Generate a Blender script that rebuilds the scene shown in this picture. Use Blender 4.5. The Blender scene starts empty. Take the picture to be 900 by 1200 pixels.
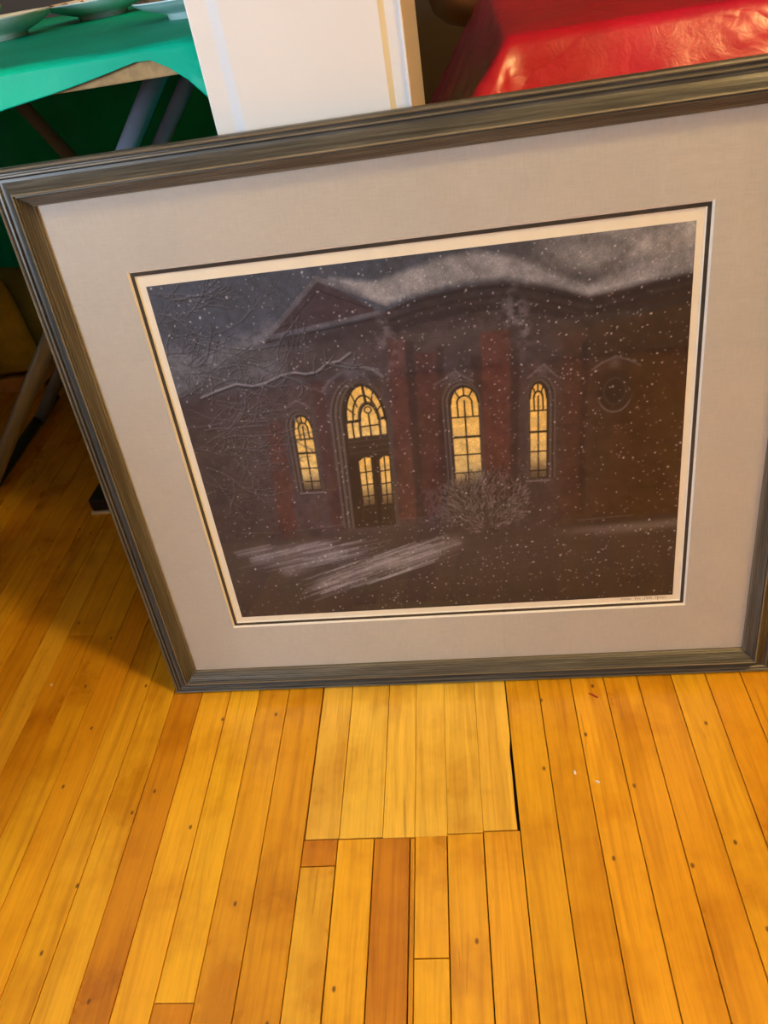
import bpy, bmesh, math, random
import numpy as np
from mathutils import Matrix, Vector

random.seed(7)
SC = bpy.context.scene
COL = SC.collection

# ------------------------------------------------------------------ camera
cam_d = bpy.data.cameras.new('camera')
cam_d.sensor_fit = 'HORIZONTAL'
cam_d.sensor_width = 36.0
cam_d.lens = 36.0 * 905.0 / 900.0
cam_d.clip_start = 0.01
cam = bpy.data.objects.new('camera', cam_d)
COL.objects.link(cam)
# rows: right, forward-on-floor and up of the room, seen from the tilted hand-held phone
R = Matrix(((0.9865384, -0.0707114, -0.1474512),
            (0.0726960, -0.6180492, 0.7827710),
            (-0.1464830, -0.7829528, -0.6045888)))
M3 = Matrix(((R[0][0], -R[0][1], -R[0][2]), (R[1][0], -R[1][1], -R[1][2]), (R[2][0], -R[2][1], -R[2][2])))
cam.matrix_world = Matrix.Translation((0, 0, 0.75)) @ M3.to_4x4()
SC.camera = cam

# ------------------------------------------------------------------ world, light, exposure
SC.view_settings.view_transform = 'Standard'
SC.view_settings.look = 'None'
SC.view_settings.gamma = 1.0
SC.view_settings.use_curve_mapping = False
SC.view_settings.exposure = 0.0
SC.cycles.use_denoising = True
SC.cycles.max_bounces = 10
SC.cycles.transparent_max_bounces = 12
SC.cycles.sample_clamp_indirect = 6.0
world = bpy.data.worlds.new('world')
SC.world = world
world.use_nodes = True
world.node_tree.nodes['Background'].inputs[0].default_value = (0.62, 0.78, 1.0, 1)
world.node_tree.nodes['Background'].inputs[1].default_value = 1.0

LAMP_COL = (1.0, 0.66, 0.24)
LAMP_STRENGTH = 184.0
LAMP_POS = (1.25, -0.05, 2.2)
WIN_COL = (0.70, 0.84, 1.0)
WIN_POWER = 80.0

day = bpy.data.lights.new('window_daylight', 'AREA')       # the sky outside the room's window
day.shape = 'RECTANGLE'; day.size = 0.60; day.size_y = 0.70
day.energy = WIN_POWER; day.color = WIN_COL
dayo = bpy.data.objects.new('window_daylight', day)
COL.objects.link(dayo)
dayo.location = (-1.73, -1.11, 1.03)
dayo.rotation_euler = (math.radians(90), 0, 0)

# ------------------------------------------------------------------ helpers
def srgb(r, g, b):
    f = lambda c: (c / 255 / 12.92) if c / 255 <= 0.04045 else ((c / 255 + 0.055) / 1.055) ** 2.4
    return (f(r), f(g), f(b), 1.0)

class NT:
    def __init__(s, name):
        s.m = bpy.data.materials.new(name); s.m.use_nodes = True
        s.t = s.m.node_tree; s.t.nodes.clear()
        s.out = s.n('ShaderNodeOutputMaterial')
    def n(s, typ, **kw):
        nd = s.t.nodes.new(typ)
        for k, v in kw.items():
            if k.startswith('i_'):
                key = k[2:]
                nd.inputs[int(key) if key.isdigit() else key.replace('_', ' ')].default_value = v
            else:
                setattr(nd, k, v)
        return nd
    def l(s, a, b): s.t.links.new(a, b)
    def bsdf(s, **kw):
        p = s.n('ShaderNodeBsdfPrincipled')
        for k, v in kw.items(): p.inputs[k.replace('_', ' ')].default_value = v
        s.l(p.outputs[0], s.out.inputs[0]); return p
    def coords(s, kind='Object', scale=(1, 1, 1), rnd=False):
        tc = s.n('ShaderNodeTexCoord'); src = tc.outputs[kind]
        if rnd:
            oi = s.n('ShaderNodeObjectInfo'); mu = s.n('ShaderNodeMath', operation='MULTIPLY', i_1=37.0)
            s.l(oi.outputs['Random'], mu.inputs[0])
            ad = s.n('ShaderNodeVectorMath', operation='ADD'); s.l(src, ad.inputs[0]); s.l(mu.outputs[0], ad.inputs[1]); src = ad.outputs[0]
        mp = s.n('ShaderNodeMapping'); mp.inputs['Scale'].default_value = scale
        s.l(src, mp.inputs[0]); return mp.outputs[0]
    def noise(s, vec, scale, detail=4, rough=0.55, dist=0.0):
        nd = s.n('ShaderNodeTexNoise'); nd.inputs['Scale'].default_value = scale
        nd.inputs['Detail'].default_value = detail; nd.inputs['Roughness'].default_value = rough
        nd.inputs['Distortion'].default_value = dist
        s.l(vec, nd.inputs['Vector']); return nd.outputs['Fac']
    def ramp(s, fac, stops):
        r = s.n('ShaderNodeValToRGB'); e = r.color_ramp.elements
        while len(e) < len(stops): e.new(0.5)
        for el, (p, c) in zip(e, stops):
            el.position = p; el.color = c if len(c) == 4 else (*c, 1)
        s.l(fac, r.inputs[0]); return r.outputs[0]
    def mix(s, fac, a, b, mode='MIX'):
        m = s.n('ShaderNodeMix', data_type='RGBA', blend_type=mode)
        for i, v in ((0, fac), (6, a), (7, b)):
            if isinstance(v, (int, float)): m.inputs[i].default_value = v
            elif isinstance(v, tuple): m.inputs[i].default_value = v
            else: s.l(v, m.inputs[i])
        return m.outputs[2]
    def bump(s, h, p, strength=0.3, dist=0.001):
        b = s.n('ShaderNodeBump'); b.inputs['Strength'].default_value = strength; b.inputs['Distance'].default_value = dist
        s.l(h, b.inputs['Height']); s.l(b.outputs[0], p.inputs['Normal'])

def G(v): return (v, v, v, 1)

def plain(name, col, rough=0.5, metal=0.0, var=0.12, nscale=14.0, bump=0.0, coat=0.0):
    t = NT(name); p = t.bsdf(Roughness=rough, Metallic=metal)
    p.inputs['Coat Weight'].default_value = coat
    v = t.coords()
    f = t.noise(v, nscale, 5)
    d = tuple(c * (1 - var) for c in col[:3]) + (1,); l = tuple(min(1, c * (1 + var)) for c in col[:3]) + (1,)
    t.l(t.ramp(f, [(0.3, d), (0.7, l)]), p.inputs['Base Color'])
    if bump: t.bump(t.noise(v, nscale * 6, 3), p, bump)
    return t.m

def link(o, parent=None):
    COL.objects.link(o)
    if parent is not None: o.parent = parent
    return o

def obj(name, bm, mat, parent=None, loc=(0, 0, 0), rot=(0, 0, 0), smooth=False):
    me = bpy.data.meshes.new(name)
    bmesh.ops.recalc_face_normals(bm, faces=bm.faces[:])
    bm.to_mesh(me); bm.free()
    if smooth:
        for p in me.polygons: p.use_smooth = True
    me.materials.append(mat)
    o = bpy.data.objects.new(name, me); o.location = loc; o.rotation_euler = rot
    return link(o, parent)

def empty(name, loc, rot=(0, 0, 0)):
    o = bpy.data.objects.new(name, None); o.location = loc; o.rotation_euler = rot
    o.empty_display_size = 0.05
    return link(o)

def tag(o, label=None, cat=None, group=None, kind=None):
    if label: o['label'] = label
    if cat: o['category'] = cat
    if group: o['group'] = group
    if kind: o['kind'] = kind
    return o

def box(bm, x0, x1, y0, y1, z0, z1, bevel=0.0):
    r = bmesh.ops.create_cube(bm, size=1.0)
    for v in r['verts']:
        v.co = Vector((x0 + (v.co.x + .5) * (x1 - x0), y0 + (v.co.y + .5) * (y1 - y0), z0 + (v.co.z + .5) * (z1 - z0)))
    if bevel:
        es = list({e for v in r['verts'] for e in v.link_edges})
        bmesh.ops.bevel(bm, geom=es, offset=bevel, segments=2, affect='EDGES', profile=0.6)
    return bm

def boxo(name, mat, dims, parent=None, bevel=0.0):
    return obj(name, box(bmesh.new(), *dims, bevel=bevel), mat, parent)

def lathe(bm, prof, seg=40, center=(0, 0, 0)):
    cx, cy, cz = center; rings = []
    for r, z in prof:
        if r < 1e-5: rings.append([bm.verts.new((cx, cy, cz + z))])
        else: rings.append([bm.verts.new((cx + r * math.cos(2 * math.pi * i / seg), cy + r * math.sin(2 * math.pi * i / seg), cz + z)) for i in range(seg)])
    for a, b in zip(rings, rings[1:]):
        for i in range(seg):
            j = (i + 1) % seg
            if len(a) == 1 and len(b) == 1: continue
            if len(a) == 1: bm.faces.new((a[0], b[i], b[j]))
            elif len(b) == 1: bm.faces.new((a[i], b[0], a[j]))
            else: bm.faces.new((a[i], b[i], b[j], a[j]))
    return bm

def tube(bm, pts, r, seg=12):
    pts = [Vector(p) for p in pts]; rings = []
    for i, p in enumerate(pts):
        d = (pts[min(i + 1, len(pts) - 1)] - pts[max(i - 1, 0)]).normalized()
        a = Vector((0, 0, 1)) if abs(d.z) < .9 else Vector((1, 0, 0))
        u = d.cross(a).normalized(); w = d.cross(u)
        rr = r[i] if isinstance(r, (list, tuple)) else r
        rings.append([bm.verts.new(p + rr * (u * math.cos(2 * math.pi * k / seg) + w * math.sin(2 * math.pi * k / seg))) for k in range(seg)])
    for a, b in zip(rings, rings[1:]):
        for k in range(seg): bm.faces.new((a[k], a[(k + 1) % seg], b[(k + 1) % seg], b[k]))
    bm.faces.new(rings[0][::-1]); bm.faces.new(rings[-1])
    return bm

# ------------------------------------------------------------------ materials
def wood_floor_mat():
    t = NT('varnished_maple'); p = t.bsdf(Roughness=0.3)
    p.inputs['Coat Weight'].default_value = 0.35; p.inputs['Coat Roughness'].default_value = 0.16
    v = t.coords(scale=(1, 1, 1), rnd=True)
    long = t.coords(scale=(26, 1.3, 1), rnd=True)
    fine = t.coords(scale=(230, 9, 1), rnd=True)
    oi = t.n('ShaderNodeObjectInfo')
    g1 = t.noise(long, 3.0, 5, 0.6, 0.8)
    g2 = t.noise(fine, 2.0, 4, 0.6)
    cloud = t.noise(v, 9.0, 4, 0.6)
    c = t.mix(1.0, oi.outputs['Color'], t.ramp(g1, [(0.25, (0.72, 0.62, 0.50)), (0.5, (1, 1, 1)), (0.8, (1.10, 1.12, 1.16))]), 'MULTIPLY')
    c = t.mix(1.0, c, t.ramp(cloud, [(0.30, (0.74, 0.62, 0.46)), (0.52, (1, 1, 1)), (0.8, (1.10, 1.12, 1.16))]), 'MULTIPLY')
    c = t.mix(0.5, c, t.ramp(g2, [(0.3, (0.80, 0.76, 0.68)), (0.6, (1.04, 1.04, 1.04))]), 'MULTIPLY')
    # dark mineral streaks running with the grain
    st = t.noise(t.coords(scale=(42, 1.7, 1), rnd=True), 2.2, 3, 0.5, 1.5)
    c = t.mix(t.ramp(st, [(0.66, G(0)), (0.74, G(0.45))]), c, (0.16, 0.065, 0.012, 1))
    # nail holes and small knots
    vo = t.n('ShaderNodeTexVoronoi', voronoi_dimensions='2D'); vo.inputs['Scale'].default_value = 16.0
    t.l(t.coords(scale=(1.25, 0.8, 1), rnd=True), vo.inputs['Vector'])
    sel = t.n('ShaderNodeSeparateColor'); t.l(vo.outputs['Color'], sel.inputs[0])
    pick = t.ramp(sel.outputs[0], [(0.58, G(0)), (0.59, G(1))])
    dot = t.ramp(vo.outputs['Distance'], [(0.022, G(0.85)), (0.044, G(0))])
    c = t.mix(t.mix(1.0, pick, dot, 'MULTIPLY'), c, (0.09, 0.035, 0.01, 1))
    # fine pale scratches
    sc = t.noise(t.coords('Generated', (3, 60, 1), rnd=True), 4.0, 2, 0.5, 3.0)
    c = t.mix(t.ramp(sc, [(0.77, G(0)), (0.80, G(0.22))]), c, (0.75, 0.5, 0.2, 1))
    t.l(c, p.inputs['Base Color'])
    t.l(t.ramp(cloud, [(0.3, G(0.25)), (0.7, G(0.40))]), p.inputs['Roughness'])
    t.bump(g2, p, 0.12, 0.0005)
    return t.m
M_PLANK = wood_floor_mat()
M_SUB = plain('dark_seam_dirt', (0.020, 0.010, 0.004), 0.9)

def painted_wall(name, col, rough=0.6):
    return plain(name, col, rough, var=0.05, nscale=3.0, bump=0.05)
M_CREAM = painted_wall('cream_wall_paint', (0.36, 0.28, 0.19))
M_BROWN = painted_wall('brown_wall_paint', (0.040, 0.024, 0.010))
M_CEIL = painted_wall('ceiling_paint', (0.62, 0.58, 0.52))
M_WHITE = plain('white_gloss_paint', (0.68, 0.71, 0.74), 0.32, var=0.03, nscale=5, bump=0.04)

def frame_mat():
    t = NT('charcoal_washed_wood'); p = t.bsdf(Roughness=0.42)
    p.inputs['Specular IOR Level'].default_value = 0.6
    v = t.coords(scale=(9, 260, 260), rnd=True)
    n1 = t.noise(v, 1.3, 5, 0.65)
    n2 = t.noise(t.coords(scale=(4, 60, 60), rnd=True), 1.6, 4, 0.6)
    at = t.n('ShaderNodeAttribute', attribute_name='rub')
    base = t.ramp(n1, [(0.28, (0.018, 0.018, 0.017)), (0.5, (0.046, 0.046, 0.042)), (0.75, (0.115, 0.113, 0.098))])
    base = t.mix(1.0, base, t.ramp(n2, [(0.3, G(0.75)), (0.7, G(1.25))]), 'MULTIPLY')
    c = t.mix(at.outputs['Fac'], base, (0.30, 0.25, 0.15, 1))
    t.l(c, p.inputs['Base Color']); t.bump(n1, p, 0.35, 0.0006)
    return t.m
M_FRAME = frame_mat()

def mat_board():
    t = NT('taupe_linen_mat_board'); p = t.bsdf(Roughness=0.85)
    v = t.coords()
    a = t.noise(t.coords(scale=(900, 250, 60)), 1.0, 2); b = t.noise(t.coords(scale=(60, 250, 900)), 1.0, 2)
    w = t.mix(0.5, a, b)
    c = t.mix(1.0, (0.475, 0.45, 0.425, 1), t.ramp(w, [(0.35, G(0.93)), (0.65, G(1.06))]), 'MULTIPLY')
    c = t.mix(1.0, c, t.ramp(t.noise(v, 11, 4), [(0.3, G(0.96)), (0.7, G(1.03))]), 'MULTIPLY')
    t.l(c, p.inputs['Base Color']); t.bump(w, p, 0.15, 0.0004)
    return t.m
M_MAT = mat_board()
M_BEVEL = plain('cream_mat_core', (0.84, 0.81, 0.75), 0.8, var=0.03, nscale=40)
M_INMAT = plain('black_mat_board', (0.028, 0.022, 0.018), 0.8, var=0.2, nscale=60)
M_PAPER = plain('ivory_print_paper', (0.80, 0.73, 0.61), 0.8, var=0.03, nscale=50)
M_INK = plain('pencil_graphite', (0.10, 0.085, 0.075), 0.7)
M_KRAFT = plain('kraft_backing_paper', (0.20, 0.13, 0.07), 0.9)

def print_mat():
    t = NT('printed_night_scene'); p = t.bsdf(Roughness=0.55)
    p.inputs['Specular IOR Level'].default_value = 0.25
    at = t.n('ShaderNodeAttribute', attribute_name='ink')
    f = t.noise(t.coords(scale=(1, 1, 1)), 900, 2)
    t.l(t.mix(1.0, at.outputs['Color'], t.ramp(f, [(0.3, G(0.9)), (0.7, G(1.1))]), 'MULTIPLY'), p.inputs['Base Color'])
    return t.m
M_PRINT = print_mat()

def glass_mat():
    t = NT('picture_glass')
    tr = t.n('ShaderNodeBsdfTransparent'); tr.inputs[0].default_value = (0.985, 0.99, 0.985, 1)
    gl = t.n('ShaderNodeBsdfGlossy')
    gl.inputs['Color'].default_value = (1, 1, 1, 1)
    sm = t.noise(t.coords(), 26, 5, 0.6)
    t.l(t.ramp(sm, [(0.4, G(0.02)), (0.75, G(0.10))]), gl.inputs['Roughness'])
    fr = t.n('ShaderNodeFresnel'); fr.inputs[0].default_value = 1.5
    mx = t.n('ShaderNodeMixShader')
    ge = t.n('ShaderNodeNewGeometry'); inv = t.n('ShaderNodeMath', operation='SUBTRACT'); inv.inputs[0].default_value = 1.0
    t.l(ge.outputs['Backfacing'], inv.inputs[1]); mu = t.n('ShaderNodeMath', operation='MULTIPLY')   # only the outer face mirrors the room
    t.l(fr.outputs[0], mu.inputs[0]); t.l(inv.outputs[0], mu.inputs[1])
    t.l(mu.outputs[0], mx.inputs[0]); t.l(tr.outputs[0], mx.inputs[1]); t.l(gl.outputs[0], mx.inputs[2])
    t.l(mx.outputs[0], t.out.inputs[0])
    return t.m
M_GLASS = glass_mat()

def plastic_cloth(name, col, rough, crinkle, scale, spec=0.5, creases=False):
    t = NT(name); p = t.bsdf(Roughness=rough); p.inputs['Specular IOR Level'].default_value = spec
    v = t.coords()
    n = t.noise(v, 7, 4); n2 = t.noise(v, scale, 5, 0.6, 0.6)
    d = tuple(c * 0.82 for c in col) + (1,); l = tuple(min(1, c * 1.12) for c in col) + (1,)
    t.l(t.ramp(n, [(0.3, d), (0.7, l)]), p.inputs['Base Color'])
    t.bump(n2, p, crinkle, 0.004)
    if creases:
        ng = p.inputs['Normal'].links[0].from_node
        rd = t.n('ShaderNodeMath', operation='SUBTRACT', i_1=0.5); t.l(t.noise(v, 5.5, 2, 0.5, 1.2), rd.inputs[0])
        ab = t.n('ShaderNodeMath', operation='ABSOLUTE'); t.l(rd.outputs[0], ab.inputs[0])
        b2 = t.n('ShaderNodeBump'); b2.inputs['Strength'].default_value = 0.6; b2.inputs['Distance'].default_value = 0.02
        t.l(ab.outputs[0], b2.inputs['Height']); t.l(b2.outputs[0], ng.inputs['Normal'])
    return t.m
M_GREEN = plastic_cloth('green_plastic_sheet', (0.0, 0.44, 0.28), 0.42, 0.12, 30, 0.12)
M_RED = plastic_cloth('red_plastic_sheet', (0.40, 0.003, 0.030), 0.30, 0.22, 46, 0.5, True)
M_PART = plain('particle_board', (0.42, 0.27, 0.12), 0.8, var=0.2, nscale=120)
M_TUBE = plain('grey_enamelled_tube', (0.26, 0.31, 0.42), 0.30, metal=0.2, var=0.1, nscale=30)
M_BLACK = plain('black_rubber', (0.012, 0.012, 0.014), 0.6)
M_CHLEG = plain('dark_turned_leg', (0.05, 0.025, 0.01), 0.4)
M_PLASW = plain('white_plastic', (0.75, 0.75, 0.75), 0.5, var=0.04)

# ------------------------------------------------------------------ the room
XL, XR, YF, YB, ZC = -2.10, 2.15, -1.05, 2.75, 2.45
floor = boxo('floor', M_SUB, (XL, XR, YF, YB, -0.06, -0.0125))
tag(floor, 'varnished honey maple strip floor', None, kind='structure')
S_DIR = Vector((0.99953578, 0.03046677, 0)); T_DIR = Vector((-0.03046677, 0.99953578, 0))
PITCH, S0 = 0.0386, 0.0110
ANG = math.atan2(0.03046677, 0.99953578)

TONES = {'n': (0.74, 0.375, 0.013), 'g': (0.79, 0.415, 0.016), 'l': (0.82, 0.465, 0.032), 'y': (0.86, 0.470, 0.016),
         'd': (0.60, 0.250, 0.007), 'o': (0.69, 0.325, 0.009), 'p': (0.84, 0.520, 0.060), 'x': (0.36, 0.180, 0.018)}

def plank(s0, s1, t0, t1, tone, z=0.0, e=0.0005):
    sc, tc = (s0 + s1) / 2, (t0 + t1) / 2
    a, b = (s1 - s0) / 2, (t1 - t0) / 2
    vs = []
    for (hx, hy, hz) in ((a, b, -0.0125), (a, b, -e), (a - e, b - e, 0.0)):
        vs += [(-hx, -hy, hz), (hx, -hy, hz), (hx, hy, hz), (-hx, hy, hz)]
    fs = [(3, 2, 1, 0), (8, 9, 10, 11)]
    for k in (0, 4):
        for i in range(4): fs.append((k + i, k + (i + 1) % 4, k + 4 + (i + 1) % 4, k + 4 + i))
    me = bpy.data.meshes.new('plank'); me.from_pydata(vs, [], fs); me.materials.append(M_PLANK)
    o = bpy.data.objects.new('plank', me)
    p = S_DIR * sc + T_DIR * tc
    o.location = (p.x, p.y, z); o.rotation_euler = (0, 0, ANG)
    c = TONES[tone]; j = random.uniform(0.94, 1.06)
    o.color = (c[0] * j, c[1] * j * random.uniform(0.97, 1.03), c[2] * j, 1)
    link(o, floor)
    return o

seam = lambda k: S0 + PITCH * k
GAP = 0.00045
T_MIN, T_MAX = YF + 0.06, YB - 0.08
KNOWN = {  # strip index: list of (joint position along the strip) and the tones of its lengths, nearest first
    7: ([1.9], 'on'), 6: ([1.3], 'og'), 5: ([1.7], 'no'), 4: ([1.1], 'on'), 3: ([1.5], 'on'), 2: ([1.0], 'no'),
    1: ([1.8], 'on'), 0: ([1.2], 'nn'), -7: ([1.3], 'on'), -8: ([1.6], 'no'), -9: ([0.271, 1.5], 'dgn'), -10: ([1.1], 'gn'),
    -11: ([-0.3, 0.95], 'ndg'), -12: ([1.25], 'gn'), -13: ([1.4], 'no'), -14: ([0.9], 'og'), -15: ([1.15], 'nn'), -16: ([0.75, 1.6], 'ono'),
    -17: ([1.0], 'lo'), -18: ([0.83], 'on'), -19: ([1.2], 'no'), -20: ([0.95], 'gn')}
for k in range(-53, 54):
    s0, s1 = seam(k) + GAP, (seam(k + 1) if k != -7 else -0.2150) - GAP
    if -6 <= k <= -1: continue
    if k in KNOWN: joints, tones = KNOWN[k]
    else:
        joints = []; t = T_MIN + random.uniform(0.8, 2.6)
        while t < T_MAX - 0.4:
            joints.append(t); t += random.uniform(2.4, 3.6)
        tones = ''.join(random.choice('nngo') for _ in range(len(joints) + 1))
    cuts = [T_MIN] + list(joints) + [T_MAX]
    for i in range(len(cuts) - 1):
        plank(s0, s1, cuts[i] + 0.0004, cuts[i + 1] - 0.0004, tones[i])
# the strips that meet the pale repair patch
plank(-0.2144, -0.1786, 0.3956, 0.4232, 'd')                      # filler block
plank(-0.2144, -0.1790, T_MIN, 0.3944, 'l')
plank(-0.1776, -0.1402, T_MIN, 0.4226, 'y')
plank(-0.1390, -0.1026, T_MIN, 0.4222, 'd')
plank(-0.1014, -0.0972, 0.10, 0.4210, 'o', -0.0002)               # splinter left beside the next strip
plank(-0.0964, -0.0645, 0.3058, 0.4226, 'g')
plank(-0.0964, -0.0645, T_MIN, 0.3046, 'y')
plank(-0.0633, -0.0272, T_MIN, 0.4240, 'n')
plank(-0.0260, 0.0104, T_MIN, 0.4252, 'g')
PT = [-0.2140, -0.1772, -0.1308, -0.0972, -0.0632, -0.0264, 0.0100]
ends = [0.4246, 0.4242, 0.4228, 0.4226, 0.4250, 0.4266]
for i in range(6):
    gp = (0.0004, 0.0004, 0.00025, 0.00012, 0.00015, 0.0002)[i]
    if i < 5: plank(PT[i] + gp, PT[i + 1] - gp, ends[i], 1.18, 'p', e=(.0004, .0004, .0003, .00015, .0002)[i])
def notched_plank():                                              # its broken edge leaves a dark open slit
    a, b, t0, t1 = PT[5] + 0.0002, 0.0100, ends[5], 1.18
    out = [(a, t0), (0.0082, t0), (0.0078, 0.450), (0.0084, 0.490), (0.0080, 0.520), (0.0096, 0.534), (b, 0.540), (b, t1), (a, t1)]
    sc, tc = (a + b) / 2, (t0 + t1) / 2
    bm = bmesh.new()
    lo_ = [bm.verts.new((x - sc, y - tc, -0.0125)) for x, y in out]; hi_ = [bm.verts.new((x - sc, y - tc, 0)) for x, y in out]
    n = len(out)
    for i in range(n): bm.faces.new((lo_[i], lo_[(i + 1) % n], hi_[(i + 1) % n], hi_[i]))
    bm.faces.new(lo_[::-1]); bm.faces.new(hi_)
    p = S_DIR * sc + T_DIR * tc
    o = obj('plank', bm, M_PLANK, floor, (p.x, p.y, 0), (0, 0, ANG)); o.color = (*TONES['p'], 1)
notched_plank()
for k in range(-6, 0): plank(seam(k) + GAP, seam(k + 1) - GAP, 1.181, T_MAX, random.choice('ngo'))

def wall(name, dims, mat, label):
    o = boxo(name, mat, dims); tag(o, label, None, kind='structure'); return o
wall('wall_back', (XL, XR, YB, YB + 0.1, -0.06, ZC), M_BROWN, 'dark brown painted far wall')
wall('wall_right', (XR, XR + 0.1, YF, YB, -0.06, ZC), M_CREAM, 'cream painted side wall')
wall('wall_left', (XL - 0.1, XL, YF, YB, -0.06, ZC), M_CREAM, 'cream painted side wall')
wall('ceiling', (XL, XR, YF, YB, ZC, ZC + 0.1), M_CEIL, 'plain pale ceiling')
WX0, WX1, WZ0, WZ1 = -2.03, -1.43, 0.68, 1.38                     # window opening behind the viewer
bm = bmesh.new()
box(bm, XL, WX0, YF - 0.1, YF, -0.06, ZC); box(bm, WX1, XR, YF - 0.1, YF, -0.06, ZC)
box(bm, WX0, WX1, YF - 0.1, YF, -0.06, WZ0); box(bm, WX0, WX1, YF - 0.1, YF, WZ1, ZC)
wf = obj('wall_front', bm, M_CREAM); tag(wf, 'cream painted wall with the window', None, kind='structure')
win = empty('window_1', (0, YF, 0)); tag(win, 'white framed window in the near wall', None, kind='structure')
for nm, d in (('casing', (WX0 - .07, WX0, 0, .02, WZ0 - .07, WZ1 + .07)), ('casing', (WX1, WX1 + .07, 0, .02, WZ0 - .07, WZ1 + .07)),
              ('casing', (WX0, WX1, 0, .02, WZ1, WZ1 + .07)), ('sill', (WX0 - .09, WX1 + .09, 0, .05, WZ0 - .03, WZ0)),
              ('sash_bar', (WX0, WX1, -.05, -.02, 1.02, 1.04)), ('sash_bar', ((WX0 + WX1) / 2 - .012, (WX0 + WX1) / 2 + .012, -.05, -.02, WZ0, WZ1))):
    boxo(nm, M_WHITE, d, win, 0.004)
for nm, d in (('baseboard_back', (XL, XR, YB - .018, YB, 0, .12)), ('baseboard_left', (XL, XL + .018, YF, YB, 0, .12)),
              ('baseboard_right', (XR - .018, XR, YF, YB, 0, .12)), ('baseboard_front', (XL, XR, YF, YF + .018, 0, .12))):
    o = boxo(nm, M_WHITE, d, bevel=0.004); tag(o, 'white painted skirting board', None, kind='structure')

reg = empty('wall_register', (0.625, YF, 0.42)); tag(reg, 'white slatted heating register low on the near wall', 'register')
for d in ((-.115, -.095, 0, .016, -.19, .19), (.095, .115, 0, .016, -.19, .19), (-.095, .095, 0, .016, .17, .19), (-.095, .095, 0, .016, -.19, -.17)): boxo('frame_bar', M_WHITE, d, reg, .002)
for i in range(7): boxo('slat', M_WHITE, (-.095, .095, .002, .012, -.16 + i * .048, -.13 + i * .048), reg, .002)
# white panelled column that the picture leans on
colu = empty('trim_1', (-0.134, 0.716, 0)); tag(colu, 'white painted panelled column behind the picture', None, kind='structure')
cx0, cx1 = -0.0855, 0.0850
boxo('column_body', M_WHITE, (cx0, cx1, 0.0045, 0.235, 0, ZC), colu, 0.0012)
bm = bmesh.new()
pa = [(-0.068, 0.0045), (-0.058, 0.0), (0.068, 0.0), (0.0725, 0.0045)]
lo = [bm.verts.new((x, y, 0.09)) for x, y in pa]; hi = [bm.verts.new((x, y, ZC - 0.09)) for x, y in pa]
for i in range(4): bm.faces.new((lo[i], lo[(i + 1) % 4], hi[(i + 1) % 4], hi[i]))
bm.faces.new(lo[::-1]); bm.faces.new(hi)
obj('raised_panel', bm, M_WHITE, colu)
boxo('corner_bead', M_WHITE, (cx1 - 0.001, cx1 + 0.0010, 0.002, 0.007, 0, ZC), colu, 0.0006)

# ------------------------------------------------------------------ ceiling lamp (the warm light of the room)
lamp = empty('ceiling_lamp', (LAMP_POS[0], LAMP_POS[1], ZC)); tag(lamp, 'round warm globe lamp hanging from the ceiling', 'lamp')
obj('canopy', lathe(bmesh.new(), [(0, 0), (0.07, 0), (0.07, -0.012), (0.03, -0.03), (0.008, -0.05), (0.008, -0.13), (0, -0.13)], 32), plain('brass', (0.6, 0.4, 0.12), 0.3, 1.0), lamp, smooth=True)
t = NT('glowing_globe'); em = t.n('ShaderNodeEmission'); em.inputs[0].default_value = (*LAMP_COL, 1); em.inputs[1].default_value = LAMP_STRENGTH
t.l(em.outputs[0], t.out.inputs[0])
prof = [(0.13 * math.sin(a), LAMP_POS[2] - ZC + 0.13 * math.cos(a)) for a in [math.pi * i / 10 for i in range(11)]]
prof[0] = (0, prof[0][1]); prof[-1] = (0, prof[-1][1])
obj('globe', lathe(bmesh.new(), prof, 20), t.m, lamp, smooth=True)

# ------------------------------------------------------------------ the framed picture
pic = empty('framed_picture', (-0.066, 0.622, 0.0012), (math.radians(-7.17), 0, 0))
tag(pic, 'charcoal wooden frame with taupe mat around a snowy night print, leaning on white column', 'picture')
VZ = 0.0068                       # local height of the measuring line above the frame's foot
FW = 0.034
HW = 0.3285 + FW
ZB, ZT = 0.0, 0.587 + FW + VZ
ZCEN, FH = (ZB + ZT) / 2, ZT - ZB
PROF = [(0, -.012), (0, .0035), (.0008, .0050), (.0020, .0055), (.0032, .0050), (.0039, .0040), (.0046, .0040), (.0054, .0051), (.0064, .0051),
        (.0072, .0040), (.0078, .0035), (.0098, .0038), (.0122, .0050), (.0146, .0070), (.0164, .0092), (.0176, .0110), (.0183, .0118),
        (.0190, .0121), (.0197, .0117), (.0202, .0106), (.0210, .0106), (.0216, .0112), (.0223, .0108), (.0229, .0096), (.0243, .0092),
        (.0250, .0082), (.0264, .0077), (.0271, .0066), (.0286, .0062), (.0293, .0051), (.0308, .0047), (.0320, .0036), (.0334, .0033), (.034, .0026),
        (.034, -.001), (.027, -.012)]
PROF = [(u * .0225 / .019 if u <= .019 else .0225 + (u - .019) * .0115 / .015, d if d < .0036 else .0036 + (d - .0036) * 1.28) for u, d in PROF]
RUB = {3: .35, 7: .25, 8: .25, 16: .30, 17: .55, 18: .2, 21: .35, 24: .12, 26: .12, 28: .15, 30: .18, 32: .30, 33: .3}
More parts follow.
